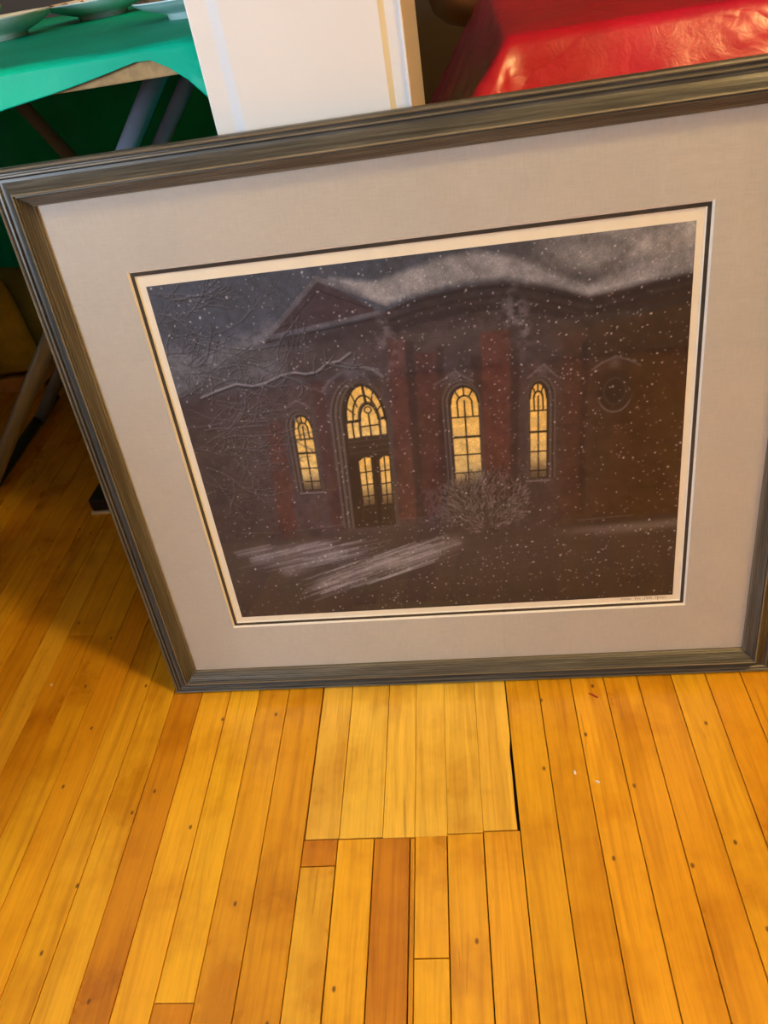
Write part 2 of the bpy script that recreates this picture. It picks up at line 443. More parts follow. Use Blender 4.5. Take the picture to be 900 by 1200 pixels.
def rail(length, loc, rot):
    vs, fs = [], []
    for sgn in (-1, 1):
        for u, d in PROF: vs.append((sgn * (length / 2 - u), -d, u))
    n = len(PROF)
    for i in range(n):
        j = (i + 1) % n; fs.append((i, j, n + j, n + i))
    fs.append(tuple(range(n))[::-1]); fs.append(tuple(range(n, 2 * n)))
    me = bpy.data.meshes.new('frame_rail'); me.from_pydata(vs, [], fs)
    a = me.color_attributes.new('rub', 'FLOAT_COLOR', 'POINT')
    for i in range(2 * n):
        r = RUB.get(i % n, 0.0); a.data[i].color = (r, r, r, 1)
    me.materials.append(M_FRAME)
    bm = bmesh.new(); bm.from_mesh(me); bmesh.ops.recalc_face_normals(bm, faces=bm.faces[:]); bm.to_mesh(me); bm.free()
    o = bpy.data.objects.new('frame_rail', me); o.location = loc; o.rotation_euler = rot
    return link(o, pic)
rail(2 * HW, (0, 0, ZB), (0, 0, 0))
rail(2 * HW, (0, 0, ZT), (0, math.pi, 0))
rail(FH, (-HW, 0, ZCEN), (0, math.pi / 2, 0))
rail(FH, (HW, 0, ZCEN), (0, -math.pi / 2, 0))

def ring(x0, x1, z0, z1, X0, X1, Z0, Z1, d_in, d_out):
    """flat or sloping rectangular ring between an inner and an outer rectangle"""
    bm = bmesh.new()
    i = [bm.verts.new((x, -d_in, z)) for x, z in ((x0, z0), (x1, z0), (x1, z1), (x0, z1))]
    o = [bm.verts.new((x, -d_out, z)) for x, z in ((X0, Z0), (X1, Z0), (X1, Z1), (X0, Z1))]
    for k in range(4): bm.faces.new((o[k], o[(k + 1) % 4], i[(k + 1) % 4], i[k]))
    return bm
def slab_ring(name, mat, a, A, d0, d1):
    """rectangular ring with thickness from depth d1 (back) to d0 (front)"""
    bm = bmesh.new()
    def rect(r, d): return [bm.verts.new((x, -d, z)) for x, z in ((r[0], r[2]), (r[1], r[2]), (r[1], r[3]), (r[0], r[3]))]
    fi, fo, bi, bo = rect(a, d0), rect(A, d0), rect(a, d1), rect(A, d1)
    for k in range(4):
        j = (k + 1) % 4
        for q in ((fo[k], fo[j], fi[j], fi[k]), (bi[k], bi[j], bo[j], bo[k]), (fo[j], fo[k], bo[k], bo[j]), (fi[k], fi[j], bi[j], bi[k])): bm.faces.new(q)
    return obj(name, bm, mat, pic)
OP = (-0.2630, 0.2630, 0.0917 + VZ, 0.5200 + VZ)                  # window of the outer mat
OUT = (-0.333, 0.333, 0.022 + VZ, 0.592 + VZ)
def inset(r, e): return (r[0] + e, r[1] - e, r[2] + e, r[3] - e)
slab_ring('outer_mat', M_MAT, OP, OUT, 0.0, -0.0018)
i1 = inset(OP, 0.0019)
obj('mat_bevel', ring(i1[0], i1[1], i1[2], i1[3], OP[0], OP[1], OP[2], OP[3], -0.0019, 0.0), M_BEVEL, pic)
i2 = inset(i1, 0.0036)
slab_ring('inner_mat', M_INMAT, i2, inset(OUT, .002), -0.0019, -0.0033)
i3 = inset(i2, 0.0011)
obj('mat_bevel', ring(i3[0], i3[1], i3[2], i3[3], i2[0], i2[1], i2[2], i2[3], -0.0034, -0.0019), M_BEVEL, pic)
paper = boxo('print_paper', M_PAPER, (-0.30, 0.30, 0.0034, 0.0042, 0.06 + VZ, 0.55 + VZ), pic)
boxo('backing_board', M_KRAFT, (-0.350, 0.350, 0.0070, 0.0105, 0.012, ZT - 0.012), pic)
boxo('glass_pane', M_GLASS, (-0.334, 0.334, -0.0024, -0.0008, 0.022 + VZ, 0.592 + VZ), pic)

# ---- the printed picture: a 500 x 400 mm sheet, its inks computed point by point
GX, GY = 700, 560
PW, PH = 0.4994, 0.3990
PX0, PZ1 = -0.2497, 0.5038 + VZ
rng = np.random.default_rng(11)
X, Y = np.meshgrid(np.linspace(0, 500, GX), np.linspace(0, 400, GY))
STEP = 500.0 / (GX - 1)
def vnoise(nx, ny, seed):
    r = np.random.default_rng(seed).random((ny + 2, nx + 2))
    fx = np.linspace(0, nx, GX); fy = np.linspace(0, ny, GY)
    ix, iy = fx.astype(int), fy.astype(int); ax, ay = fx - ix, fy - iy
    ax, ay = ax * ax * (3 - 2 * ax), ay * ay * (3 - 2 * ay)
    a = r[np.ix_(iy, ix)]; b = r[np.ix_(iy, ix + 1)]; c = r[np.ix_(iy + 1, ix)]; d = r[np.ix_(iy + 1, ix + 1)]
    return (a * (1 - ax) + b * ax) * (1 - ay)[:, None] + (c * (1 - ax) + d * ax) * ay[:, None]
def fbm(nx, ny, seed, octv=5):
    o = np.zeros((GY, GX)); a, s = 1.0, 0.0
    for k in range(octv):
        o += a * vnoise(nx * 2 ** k, ny * 2 ** k, seed + k); s += a; a *= .55
    return o / s
IMG = np.zeros((GY, GX, 3))
def smooth(e0, e1, v):
    t = np.clip((v - e0) / (e1 - e0), 0, 1); return t * t * (3 - 2 * t)
def blend(m, col): 
    global IMG
    col = np.asarray(col, float)
    IMG = IMG * (1 - m[..., None]) + col * m[..., None]
def win_of(x0, x1, y0, y1):
    a = max(0, int(x0 / STEP) - 1); b = min(GX, int(x1 / STEP) + 3); c = max(0, int(y0 / STEP) - 1); d = min(GY, int(y1 / STEP) + 3)
    return slice(c, max(c, d)), slice(a, max(a, b))
def stroke(pts, w, col, al=1.0):
    for (x0, y0), (x1, y1) in zip(pts, pts[1:]):
        sl = win_of(min(x0, x1) - w - 1, max(x0, x1) + w + 1, min(y0, y1) - w - 1, max(y0, y1) + w + 1)
        xs, ys = X[sl], Y[sl]
        if xs.size == 0: continue
        dx, dy = x1 - x0, y1 - y0; L = dx * dx + dy * dy + 1e-9
        t = np.clip(((xs - x0) * dx + (ys - y0) * dy) / L, 0, 1)
        dd = np.hypot(xs - x0 - t * dx, ys - y0 - t * dy)
        m = al * np.clip((w / 2 + .45 - dd) / .9, 0, 1)
        IMG[sl] = IMG[sl] * (1 - m[..., None]) + np.asarray(col, float) * m[..., None]
def poly(pts, soft=1.0):
    ins = np.zeros((GY, GX), bool); dist = np.full((GY, GX), 1e9)
    n = len(pts)
    for i in range(n):
        x0, y0 = pts[i]; x1, y1 = pts[(i + 1) % n]
        if y0 != y1:
            c = ((y0 > Y) != (y1 > Y)) & (X < (x1 - x0) * (Y - y0) / (y1 - y0) + x0); ins ^= c
        dx, dy = x1 - x0, y1 - y0; L = dx * dx + dy * dy + 1e-9
        t = np.clip(((X - x0) * dx + (Y - y0) * dy) / L, 0, 1)
        dist = np.minimum(dist, np.hypot(X - x0 - t * dx, Y - y0 - t * dy))
    return np.clip(.5 + np.where(ins, dist, -dist) / (2 * soft), 0, 1)
def interp(x, pts): return np.interp(x, [p[0] for p in pts], [p[1] for p in pts])

n_big = fbm(6, 5, 1); n_mid = fbm(24, 20, 20); n_fin = fbm(90, 72, 40, 3)
# sky
IMG[:] = np.array([62, 66, 78])
blend(smooth(230, 420, X) * 0.8, (66, 62, 66))
cl = smooth(330, 430, X) * smooth(48, 12, Y + 10 * (n_big - .5)) * (0.35 + 0.65 * smooth(.35, .7, n_big))
blend(cl, (182, 172, 166))
# brick wall below the eaves
eave = interp(X, [(0, 112), (40, 92), (108, 61), (164, 62), (216, 50), (232, 46), (250, 40), (296, 34), (335, 34), (372, 42), (410, 56), (447, 52), (500, 44)])
wallm = smooth(-2, 3, Y - eave)
blend(wallm, (66, 56, 62))
rgt = smooth(330, 470, X)
blend(wallm * rgt * .85, (54, 33, 22))
blend(wallm * smooth(120, 0, X) * .75, (48, 42, 50))
bw = np.sin(Y * 2 * math.pi / 3.4) * .5 + .5
blend(wallm * .10 * bw, (26, 18, 20))
# left snowy roof behind the branches
blend(poly([(-4, 60), (60, 62), (112, 50), (120, 62), (112, 98), (60, 108), (-4, 116)], 9) * (.65 + .3 * n_mid), (100, 98, 106))
# gable
blend(poly([(164, 12), (108, 60), (217, 47)], 1.2), (60, 48, 56))
stroke([(109, 58), (164.2, 11)], 5.0, (92, 88, 96), .8); stroke([(164.2, 11), (226, 41)], 5.5, (96, 92, 98), .8)
stroke([(108, 61), (217, 49)], 4.0, (92, 88, 96), .75); stroke([(104, 66), (218, 54)], 2.5, (30, 25, 31), .7)
stroke([(128, 52), (164, 22), (206, 43)], 1.6, (36, 30, 36), .7)
# snow roof sweeping across the middle, dark eaves line underneath
blend(poly([(176, 12), (218, 20), (252, 12), (283, 5), (313, 4), (344, 12), (372, 27), (410, 44), (452, 30), (502, 22), (502, 42), (447, 49), (410, 55), (372, 40), (335, 30), (296, 30), (249, 37), (224, 42)], 3.0) * (.75 + .3 * n_mid), (138, 132, 134))
blend(smooth(385, 470, X) * smooth(50, 36, Y) * .35, (92, 86, 90))
for off, w, c, al in ((4, 3.2, (34, 30, 36), .8), (9, 2.0, (64, 58, 64), .6), (13, 3, (36, 30, 36), .7), (22, 7, (46, 38, 44), .6)):
    xs = np.linspace(226, 500, 60); ys = interp(xs, [(226, 45), (250, 39), (296, 33), (335, 33), (372, 43), (410, 57), (447, 52), (500, 44)]) + off
    stroke(list(zip(xs, ys)), w, c, al)
# cornice shadow
blend(wallm * smooth(40, 8, Y - eave) * smooth(215, 240, X) * .55, (40, 36, 42))
blend(wallm * smooth(34, 4, Y - eave) * smooth(235, 190, X) * .45, (44, 40, 48))
# pilasters and recessed bays
for x0, x1, x2, x3, y0, y1, c, al in ((222, 238, 208, 227, 76, 280, (80, 46, 46), .7), (310, 338, 300, 328, 78, 262, (84, 44, 43), .7), (246, 268, 236, 256, 92, 275, (72, 36, 38), .55),
                                  (84, 102, 72, 91, 150, 292, (78, 40, 38), .6), (140, 152, 132, 146, 110, 285, (66, 36, 38), .45), (386, 404, 380, 398, 90, 290, (70, 38, 34), .35)):
    blend(poly([(x0, y0), (x1, y0), (x3, y1), (x2, y1)], 1.2) * al, c)
for x0, x1, x2, x3, y0, y1 in ((238, 246, 227, 236, 80, 278), (268, 274, 256, 264, 88, 260), (338, 346, 328, 336, 92, 262), (300, 310, 292, 300, 100, 250), (404, 410, 398, 404, 96, 286)):
    blend(poly([(x0, y0), (x1, y0), (x3, y1), (x2, y1)], 1.5) * .5, (38, 24, 28))
# carved capitals
for cx, cy, w, h in ((222, 74, 13, 30), (340, 62, 12, 30), (352, 78, 8, 26)):
    m = np.exp(-(((X - cx) / w) ** 2 + ((Y - cy) / h) ** 2) * 1.6) * smooth(.40, .6, n_fin)
    blend(m * .75, (98, 92, 98))
# base course
for pts in ([(28, 281), (70, 284), (150, 279)], [(205, 277), (238, 277)], [(398, 294), (455, 292)]): stroke(pts, 1.4, (92, 84, 86), .6)
blend(poly([(40, 283), (150, 281), (150, 292), (30, 294)], 2) * .5, (54, 46, 50)); blend(poly([(204, 278), (244, 278), (244, 290), (204, 288)], 2) * .6, (60, 50, 52))
# stone tree glow, wall mottling
IMG *= (1 + .34 * (n_fin - .5) + .30 * (n_mid - .5))[..., None]

GLOW = [np.array(c, float) for c in ((234, 180, 88), (236, 196, 118), (222, 190, 128))]
def glow_fill(m, y0, y1, fade=None):
    t = np.clip((Y - y0) / (y1 - y0), 0, 1)[..., None]
    c = GLOW[0] * (1 - t) + GLOW[2] * t
    c = c * (1 + .30 * (n_fin - .5))[..., None]
    global IMG
    if fade is not None: m = m * (1 - .80 * smooth(fade[0], fade[1], Y))
    IMG = IMG * (1 - m[..., None]) + c * m[..., None]
DARK = (30, 24, 22)
def arch_mask(xl, xr, ys, yb, ytop, skew, soft=.6):
    xl2 = xl + skew * (Y - ys) / max(1, yb - ys); xr2 = xr + skew * (Y - ys) / max(1, yb - ys)
    body = np.clip(.5 + np.minimum(X - xl2, xr2 - X) / (2 * soft), 0, 1) * (Y >= ys) * np.clip(.5 + (yb - Y) / (2 * soft), 0, 1)
    cx, rx, ry = (xl + xr) / 2, (xr - xl) / 2, ys - ytop
    el = np.clip(.5 + (1 - np.hypot((X - cx) / rx, (Y - ys) / ry)) * min(rx, ry) / (2 * soft), 0, 1) * (Y < ys)
    return np.maximum(body, el)
def arch_curve(xl, xr, ys, ytop, n=14):
    cx, rx, ry = (xl + xr) / 2, (xr - xl) / 2, ys - ytop
    return [(cx - rx * math.cos(math.pi * i / n), ys - ry * math.sin(math.pi * i / n)) for i in range(n + 1)]
def arched_window(xl, xr, ys, yb, ytop, skew, rows, side, fade, sill):
    # stone surround: stepped mouldings on one side
    for k, (g, c) in enumerate(((9, (84, 74, 74)), (7, (44, 36, 38)), (5, (92, 82, 80)), (2.6, (40, 32, 32)))):
        a = xl - (g if side != 'r' else g * .4); b = xr + (g if side != 'l' else g * .35)
        blend(arch_mask(a, b, ys, yb + 2, ytop - g * .8, skew) * .85, c)
    m = arch_mask(xl, xr, ys, yb, ytop, skew)
    glow_fill(m, ytop, yb, fade)
    mid = (xl + xr) / 2; sk = lambda y: skew * (y - ys) / (yb - ys)
    w = 1.5
    for y in rows: stroke([(xl + sk(y), y), (xr + sk(y), y + .5)], w if y != rows[1] else 2.4, DARK, .95)
    stroke([(mid, ys - 2), (mid + skew, yb)], w, DARK, .95) if side != 'x' else None
    for q in (.5,):
        stroke(arch_curve(mid - (xr - xl) * .27, mid + (xr - xl) * .27, ys, ys - (ys - ytop) * .45), w, DARK, .95)
        for s in (-1, 1): stroke([(mid + s * (xr - xl) * .27, ys), (mid + s * (xr - xl) * .27, rows[0])], w, DARK, .9)
    for a in (50, 90, 130):
        ca, sa = math.cos(math.radians(a)), math.sin(math.radians(a))
        stroke([(mid + (xr - xl) * .27 * ca, ys - (ys - ytop) * .45 * sa), (mid + (xr - xl) * .5 * ca, ys - (ys - ytop) * sa)], w, DARK, .9)
    stroke(arch_curve(xl, xr, ys, ytop), 1.6, DARK, .9)
    if sill: stroke([(xl + skew - 5, yb + 4), (xr + skew + 3, yb + 4.5)], 1.8, (120, 112, 112), .8)
arched_window(113.5, 131.5, 160, 232, 146, -3, (172, 188, 206, 222), 'l', (206, 236), True)
arched_window(276, 303, 148, 240, 131, -2.5, (163, 185, 205, 226), 'l', (226, 246), False)
arched_window(353.5, 369.5, 150, 238, 134, -3, (163, 186, 208, 230), 'r', (206, 240), True)
# hoods over the windows
for pts in ([(262, 126), (272, 121), (283.7, 114), (292, 121), (300, 126)], [(352, 128), (360, 122), (368, 116), (374, 123), (381, 130)], [(108, 138), (114, 132), (121, 129), (128, 133), (134, 138)],
            [(413, 126), (422, 120), (434.5, 115), (446, 119), (457, 126)]):
    stroke(pts, 2.2, (104, 98, 102), .55)
for cx, cy in ((283, 120), (367, 122), (434, 121)): blend(np.exp(-(((X - cx) / 5) ** 2 + ((Y - cy) / 6) ** 2)) * .55, (100, 96, 102))
# oculus
rr = np.hypot((X - 434) / 15, (Y - 150) / 20)
blend(np.clip((1.15 - rr) * 8, 0, 1) * .8, (40, 32, 32)); blend(np.clip((.62 - rr) * 8, 0, 1) * .7, (30, 26, 28))
blend(np.clip(1 - abs(rr - 1.08) * 12, 0, 1) * smooth(152, 166, Y) * .8, (112, 104, 104)); blend(np.clip(1 - abs(rr - .68) * 12, 0, 1) * .4, (84, 76, 78))
# the great doorway
for g, c in ((17, (86, 76, 76)), (14.5, (46, 38, 40)), (12, (94, 84, 82)), (9.5, (50, 42, 42)), (7, (88, 78, 74)), (4.5, (38, 31, 31))):
    blend(arch_mask(169 - g, 209 + g * .30, 158, 284, 119 - g * .45, -7) * .9, c)
m = arch_mask(169, 209, 158, 176, 119, -1.0); glow_fill(m, 119, 200)
blend(poly([(167, 176), (209, 174), (208, 198), (166, 199)], .8), (52, 42, 38)); 
for yy in (180, 186, 193): stroke([(167, yy), (208, yy - 1)], 1.2, (78, 68, 64), .6)
W2 = 1.8
stroke(arch_curve(169, 209, 158, 119), 2.2, DARK); stroke(arch_curve(176, 202.5, 158, 130), 1.6, DARK)
blend(arch_mask(181, 204, 156, 176, 137, -1), (66, 54, 44)); 
m = arch_mask(183.5, 201.5, 157, 174.5, 140, -1); glow_fill(m, 130, 190)
stroke(arch_curve(183.5, 201.5, 157, 140), 1.2, DARK); stroke([(192.5, 150), (192, 175)], 1.6, DARK); stroke([(183, 164), (201, 163)], 1.4, DARK)
for a in range(0, 361, 30): pass
stroke([(192.5 + 3.6 * math.cos(a * .5236), 146 + 3.4 * math.sin(a * .5236)) for a in range(13)], 1.1, DARK)
stroke([(190.5, 119), (191.5, 138)], 2.6, DARK)
for a in (25, 55, 125, 155):
    ca, sa = math.cos(math.radians(a)), math.sin(math.radians(a))
    stroke([(189 + 12 * ca, 158 - 20 * sa), (189 + 20 * ca, 158 - 39 * sa)], 1.3, DARK)
stroke([(169, 157.5), (182, 157)], 3, DARK); stroke([(203, 156.5), (209, 156)], 3, DARK); stroke([(174.5, 158), (174, 176)], 1.6, DARK)
blend(poly([(164, 199), (208, 197.5), (201, 285), (158, 286)], .8), (44, 33, 30))
for xa, xb, xc, xd in ((174.5, 187.5, 172, 184), (196.5, 207, 193, 203)):
    m = poly([(xa, 203), ((xa + xb) / 2, 198.5), (xb, 200), (xd, 256), (xc, 257)], .6); glow_fill(m, 195, 262, (226, 262))
    stroke([((xa + xb) / 2, 199), ((xc + xd) / 2, 257)], 1.3, DARK)
    for q in (.28, .55, .80): stroke([(xa + (xc - xa) * q, 201 + 56 * q), (xb + (xd - xb) * q, 200 + 56 * q)], 1.3, DARK)
stroke([(191.5, 198), (187, 285)], 3.2, (34, 25, 24))
for q in ((170, 262, 184, 280), (191, 262, 202, 279)):
    stroke([(q[0], q[1]), (q[2], q[1] - 1), (q[2] - 1, q[3]), (q[0] - 1, q[3]), (q[0], q[1])], 1, (70, 60, 58), .6)
stroke([(150, 286), (206, 284)], 2, (70, 62, 62), .7)
# door hood with scrolls
stroke([(150, 122), (158, 112), (172, 104)], 3.2, (92, 90, 98), .6); stroke([(192, 100), (204, 104), (212, 112)], 3.6, (108, 104, 110), .75)
blend(np.exp(-(((X - 181) / 9) ** 2 + ((Y - 101) / 10) ** 2)) * .7, (96, 94, 104))

# snowy ground
gy = interp(X, [(0, 292), (60, 294), (145, 290), (240, 288), (330, 300), (410, 296), (500, 294)])
gm = smooth(-3, 5, Y - gy)
blend(gm, (60, 52, 54))
blend(gm * smooth(300, 500, X) * .6, (56, 44, 38)); blend(gm * smooth(330, 400, Y) * .55, (42, 34, 34))
blend(gm * np.exp(-((Y - (306 - (X - 440) * .03)) / 5.0) ** 2) * smooth(360, 420, X) * .75, (98, 88, 84))
blend(gm * np.exp(-((Y - (297 - (X - 440) * .03)) / 3.0) ** 2) * smooth(360, 420, X) * .5, (36, 28, 28))
def soft(x0, y0, x1, y1, w, col, al):
    dx, dy = x1 - x0, y1 - y0; t = np.clip(((X - x0) * dx + (Y - y0) * dy) / (dx * dx + dy * dy), 0, 1)
    blend(np.exp(-(np.hypot(X - x0 - t * dx, Y - y0 - t * dy) / w) ** 2) * al * (.5 + n_mid) * smooth(0, 8, Y - gy), col)
soft(40, 318, 120, 304, 9, (140, 130, 134), .55); soft(70, 336, 135, 318, 8, (140, 130, 134), .55)
soft(110, 358, 190, 330, 10, (150, 138, 137), .5); soft(190, 338, 265, 312, 9, (150, 138, 137), .5); soft(420, 312, 500, 306, 5, (112, 98, 92), .4)
for k in range(60):
    x0 = rng.uniform(10, 150); y0 = rng.uniform(300, 328); L = rng.uniform(20, 70)
    stroke([(x0, y0 + L * .12), (x0 + L, y0 - L * .05)], rng.uniform(.8, 3.4), (152, 143, 148), rng.uniform(.10, .36))
for k in range(80):
    x0 = rng.uniform(80, 215); L = rng.uniform(25, 60); y0 = 366 - (x0 - 90) * .30 + rng.uniform(-18, 18)
    stroke([(x0, y0), (x0 + L, y0 - L * .33)], rng.uniform(.8, 3.2), (172, 162, 162), rng.uniform(.12, .40))
for k in range(60):
    x0 = rng.uniform(0, 480); y0 = rng.uniform(316, 398); L = rng.uniform(10, 60)
    stroke([(x0, y0), (x0 + L, y0 - L * rng.uniform(0, .2))], rng.uniform(.8, 2.4), (32, 26, 27) if k % 2 else (84, 74, 72), rng.uniform(.08, .25))
# bush under the middle window
bm_ = np.exp(-(np.clip(np.hypot((X - 300) / 47, (Y - 268) / 42), 0, 3) ** 4))
blend(bm_ * .8, (58, 50, 52))
for k in range(900):
    a = rng.uniform(0, 2 * math.pi); r = math.sqrt(rng.random())
    x0 = 300 + 47 * r * math.cos(a); y0 = 268 + 36 * r * math.sin(a) - 4
    L = rng.uniform(3, 9); th = math.atan2(y0 - 300, x0 - 300) + rng.uniform(-.8, .8)
    c = (118, 108, 106) if k % 3 else (34, 28, 30)
    stroke([(x0, y0), (x0 + L * math.cos(th), y0 + L * math.sin(th))], rng.uniform(.6, 1.3), c, rng.uniform(.25, .7))
for k in range(180):
    x0 = rng.normal(250, 10); y0 = rng.uniform(246, 292); L = rng.uniform(3, 8); th = rng.uniform(-2.4, -.8)
    stroke([(x0, y0), (x0 + L * math.cos(th), y0 + L * math.sin(th))], .9, (88, 82, 90), .4)
# bare snowy branches on the left
def twig(x, y, th, L, w, al, depth):
    pts = [(x, y)]
    for i in range(5):
        th += rng.uniform(-.35, .35); x += L / 5 * math.cos(th); y += L / 5 * math.sin(th); pts.append((x, y))
    stroke([(a + .8, b + 1.0) for a, b in pts], w + .6, (28, 25, 31), al * .8); stroke(pts, w, (112, 110, 118), al)
    if depth:
        for i in (1, 2, 3, 4):
            if rng.random() < .75: twig(pts[i][0], pts[i][1], th + rng.choice([-1, 1]) * rng.uniform(.3, .9), L * .5, w * .65, al * .9, depth - 1)
for k in range(46):
    twig(rng.uniform(-10, 50), rng.uniform(4, 230), rng.uniform(-.45, .75), rng.uniform(30, 85), rng.uniform(.7, 1.5), rng.uniform(.25, .6), 2)
main = [(24, 116), (44, 110), (64, 105), (80, 109), (94, 107), (110, 101), (126, 99), (137, 102), (148, 101), (160, 93), (172, 92), (184, 85)]
stroke([(a, b + 2) for a, b in main], 2.4, (26, 23, 28), .7); stroke(main, 2.3, (128, 122, 128), .85)
for i in (3, 5, 7, 9, 10): twig(main[i][0], main[i][1], rng.uniform(-.5, .7), 36, 1.2, .6, 1)
for k in range(10): twig(rng.uniform(120, 150), rng.uniform(40, 90), rng.uniform(1.6, 2.4), 34, .9, .35, 1)
# brush grain and falling snow
IMG *= (1 + .22 * (rng.random((GY, GX)) - .5))[..., None]
for k in range(2300):
    x0, y0 = rng.uniform(1, 499), rng.uniform(1, 398)
    big = rng.random()
    if x0 < 150 and rng.random() < .35: continue
    w = .9 if big < .72 else (1.4 if big < .96 else 2.0)
    stroke([(x0, y0), (x0 + rng.uniform(-.6, .6), y0 + rng.uniform(-.4, .8))], w, (188, 178, 176), rng.uniform(.3, .95))
# painter's scribble inside the image
for k in range(5):
    x0 = 442 + k * 8; stroke([(x0, 378), (x0 + 3, 370 + k % 3), (x0 + 4, 381), (x0 + 8, 375)], 1.0, (34, 26, 25), .7)

IMG *= np.array([0.99, 1.04, 1.11])
IMG = np.clip(IMG, 0, 255) / 255.0
INK_GAIN = 1.0
LIN = np.where(IMG <= 0.04045, IMG / 12.92, ((IMG + .055) / 1.055) ** 2.4) * INK_GAIN
me = bpy.data.meshes.new('print_image')
idx = np.arange(GX * GY).reshape(GY, GX)
co = np.stack([PX0 + X / 500 * PW, np.full_like(X, 0.0033), PZ1 - Y / 400 * PH], -1).reshape(-1, 3)
quads = np.stack([idx[1:, :-1], idx[1:, 1:], idx[:-1, 1:], idx[:-1, :-1]], -1).reshape(-1)
nq = quads.size // 4
me.vertices.add(GX * GY); me.vertices.foreach_set('co', co.astype(np.float32).ravel())
me.loops.add(quads.size); me.loops.foreach_set('vertex_index', quads.astype(np.int32))
me.polygons.add(nq); me.polygons.foreach_set('loop_start', np.arange(0, quads.size, 4, dtype=np.int32))
me.update(calc_edges=True)
ca = me.color_attributes.new('ink', 'FLOAT_COLOR', 'POINT')
ca.data.foreach_set('color', np.concatenate([LIN, np.ones((GY, GX, 1))], -1).astype(np.float32).ravel())
me.materials.append(M_PRINT)
po = bpy.data.objects.new('print_image', me); link(po, paper)
po['label'] = 'printed brick building with lit arched windows on a snowy night'

def ribbon(name, lines, w, mat, parent, y):
    bm = bmesh.new()
    for pts in lines:
        prev = None
        for i, (x, z) in enumerate(pts):
            a = Vector(pts[max(i - 1, 0)]); b = Vector(pts[min(i + 1, len(pts) - 1)]); d = (b - a)
            d = d.normalized() if d.length > 0 else Vector((1, 0)); nrm = Vector((-d.y, d.x)) * w / 2
            cur = (bm.verts.new((x + nrm.x, y, z + nrm.y)), bm.verts.new((x - nrm.x, y, z - nrm.y)))
            if prev: bm.faces.new((prev[0], prev[1], cur[1], cur[0]))
            prev = cur
    return obj(name, bm, mat, parent)
# pencilled edition mark and signature on the margin below the image
sx, sz = 0.1935, 0.1004 + VZ
def loops(x, n, h, st, seed):
    r = random.Random(seed); pts = []
    for i in range(n * 6):
        a = i / 6 * 2 * math.pi
        pts.append((x + i / 6 * st + 0.0007 * math.sin(a), sz + h * (0.5 + 0.5 * math.sin(a + 1.2)) * r.uniform(.55, 1.0)))
    return pts
ribbon('signature', [loops(sx, 5, .0030, .0024, 1), loops(sx + .0150, 3, .0028, .0024, 2), [(sx + .0255, sz - .0012), (sx + .0272, sz + .0056), (sx + .0283, sz + .0008)],
                     loops(sx + .0280, 3, .0030, .0022, 3), [(sx + .0375, sz), (sx + .0392, sz + .0058), (sx + .0402, sz - .0014)], loops(sx + .0400, 4, .0026, .0024, 4)], .00045, M_INK, paper, 0.0033)

# ------------------------------------------------------------------ green-clothed folding table on the left
TZ = 0.6840
tab = empty('folding_table', (-0.95, 1.24, 0)); tag(tab, 'cross-legged folding table under the green plastic cloth', 'table')
boxo('table_top', M_PART, (-0.72, 0.704, -0.42, 0.58, TZ - 0.024, TZ), tab, 0.002)
def leg(p0, p1, r=0.0125, mat=None):
    d = Vector((-0.95, 1.24, 0))
    return obj('leg', tube(bmesh.new(), [Vector(p0) - d, Vector(p1) - d], r, 14), mat or M_TUBE, tab, smooth=True)
leg((-0.930, 1.05, 0.012), (-0.356, 1.05, TZ - 0.024))
leg((-0.957, 1.36, 0.012), (-0.377, 1.36, TZ - 0.024))
leg((-0.400, 1.36, 0.012), (-0.762, 1.36, TZ - 0.024), 0.0115)
d0 = Vector((-0.95, 1.24, 0))
for a, b in (((-0.928, 0.98, 0.016), (-0.964, 1.46, 0.016)), ((-0.398, 0.98, 0.016), (-0.402, 1.46, 0.016))):
    obj('foot_bar', tube(bmesh.new(), [Vector(a) - d0, Vector(b) - d0], 0.011, 12), M_BLACK, tab, smooth=True)
obj('brace', tube(bmesh.new(), [Vector((-0.56, 1.05, 0.43)) - d0, Vector((-0.56, 1.36, 0.43)) - d0], 0.006, 10), M_TUBE, tab, smooth=True)

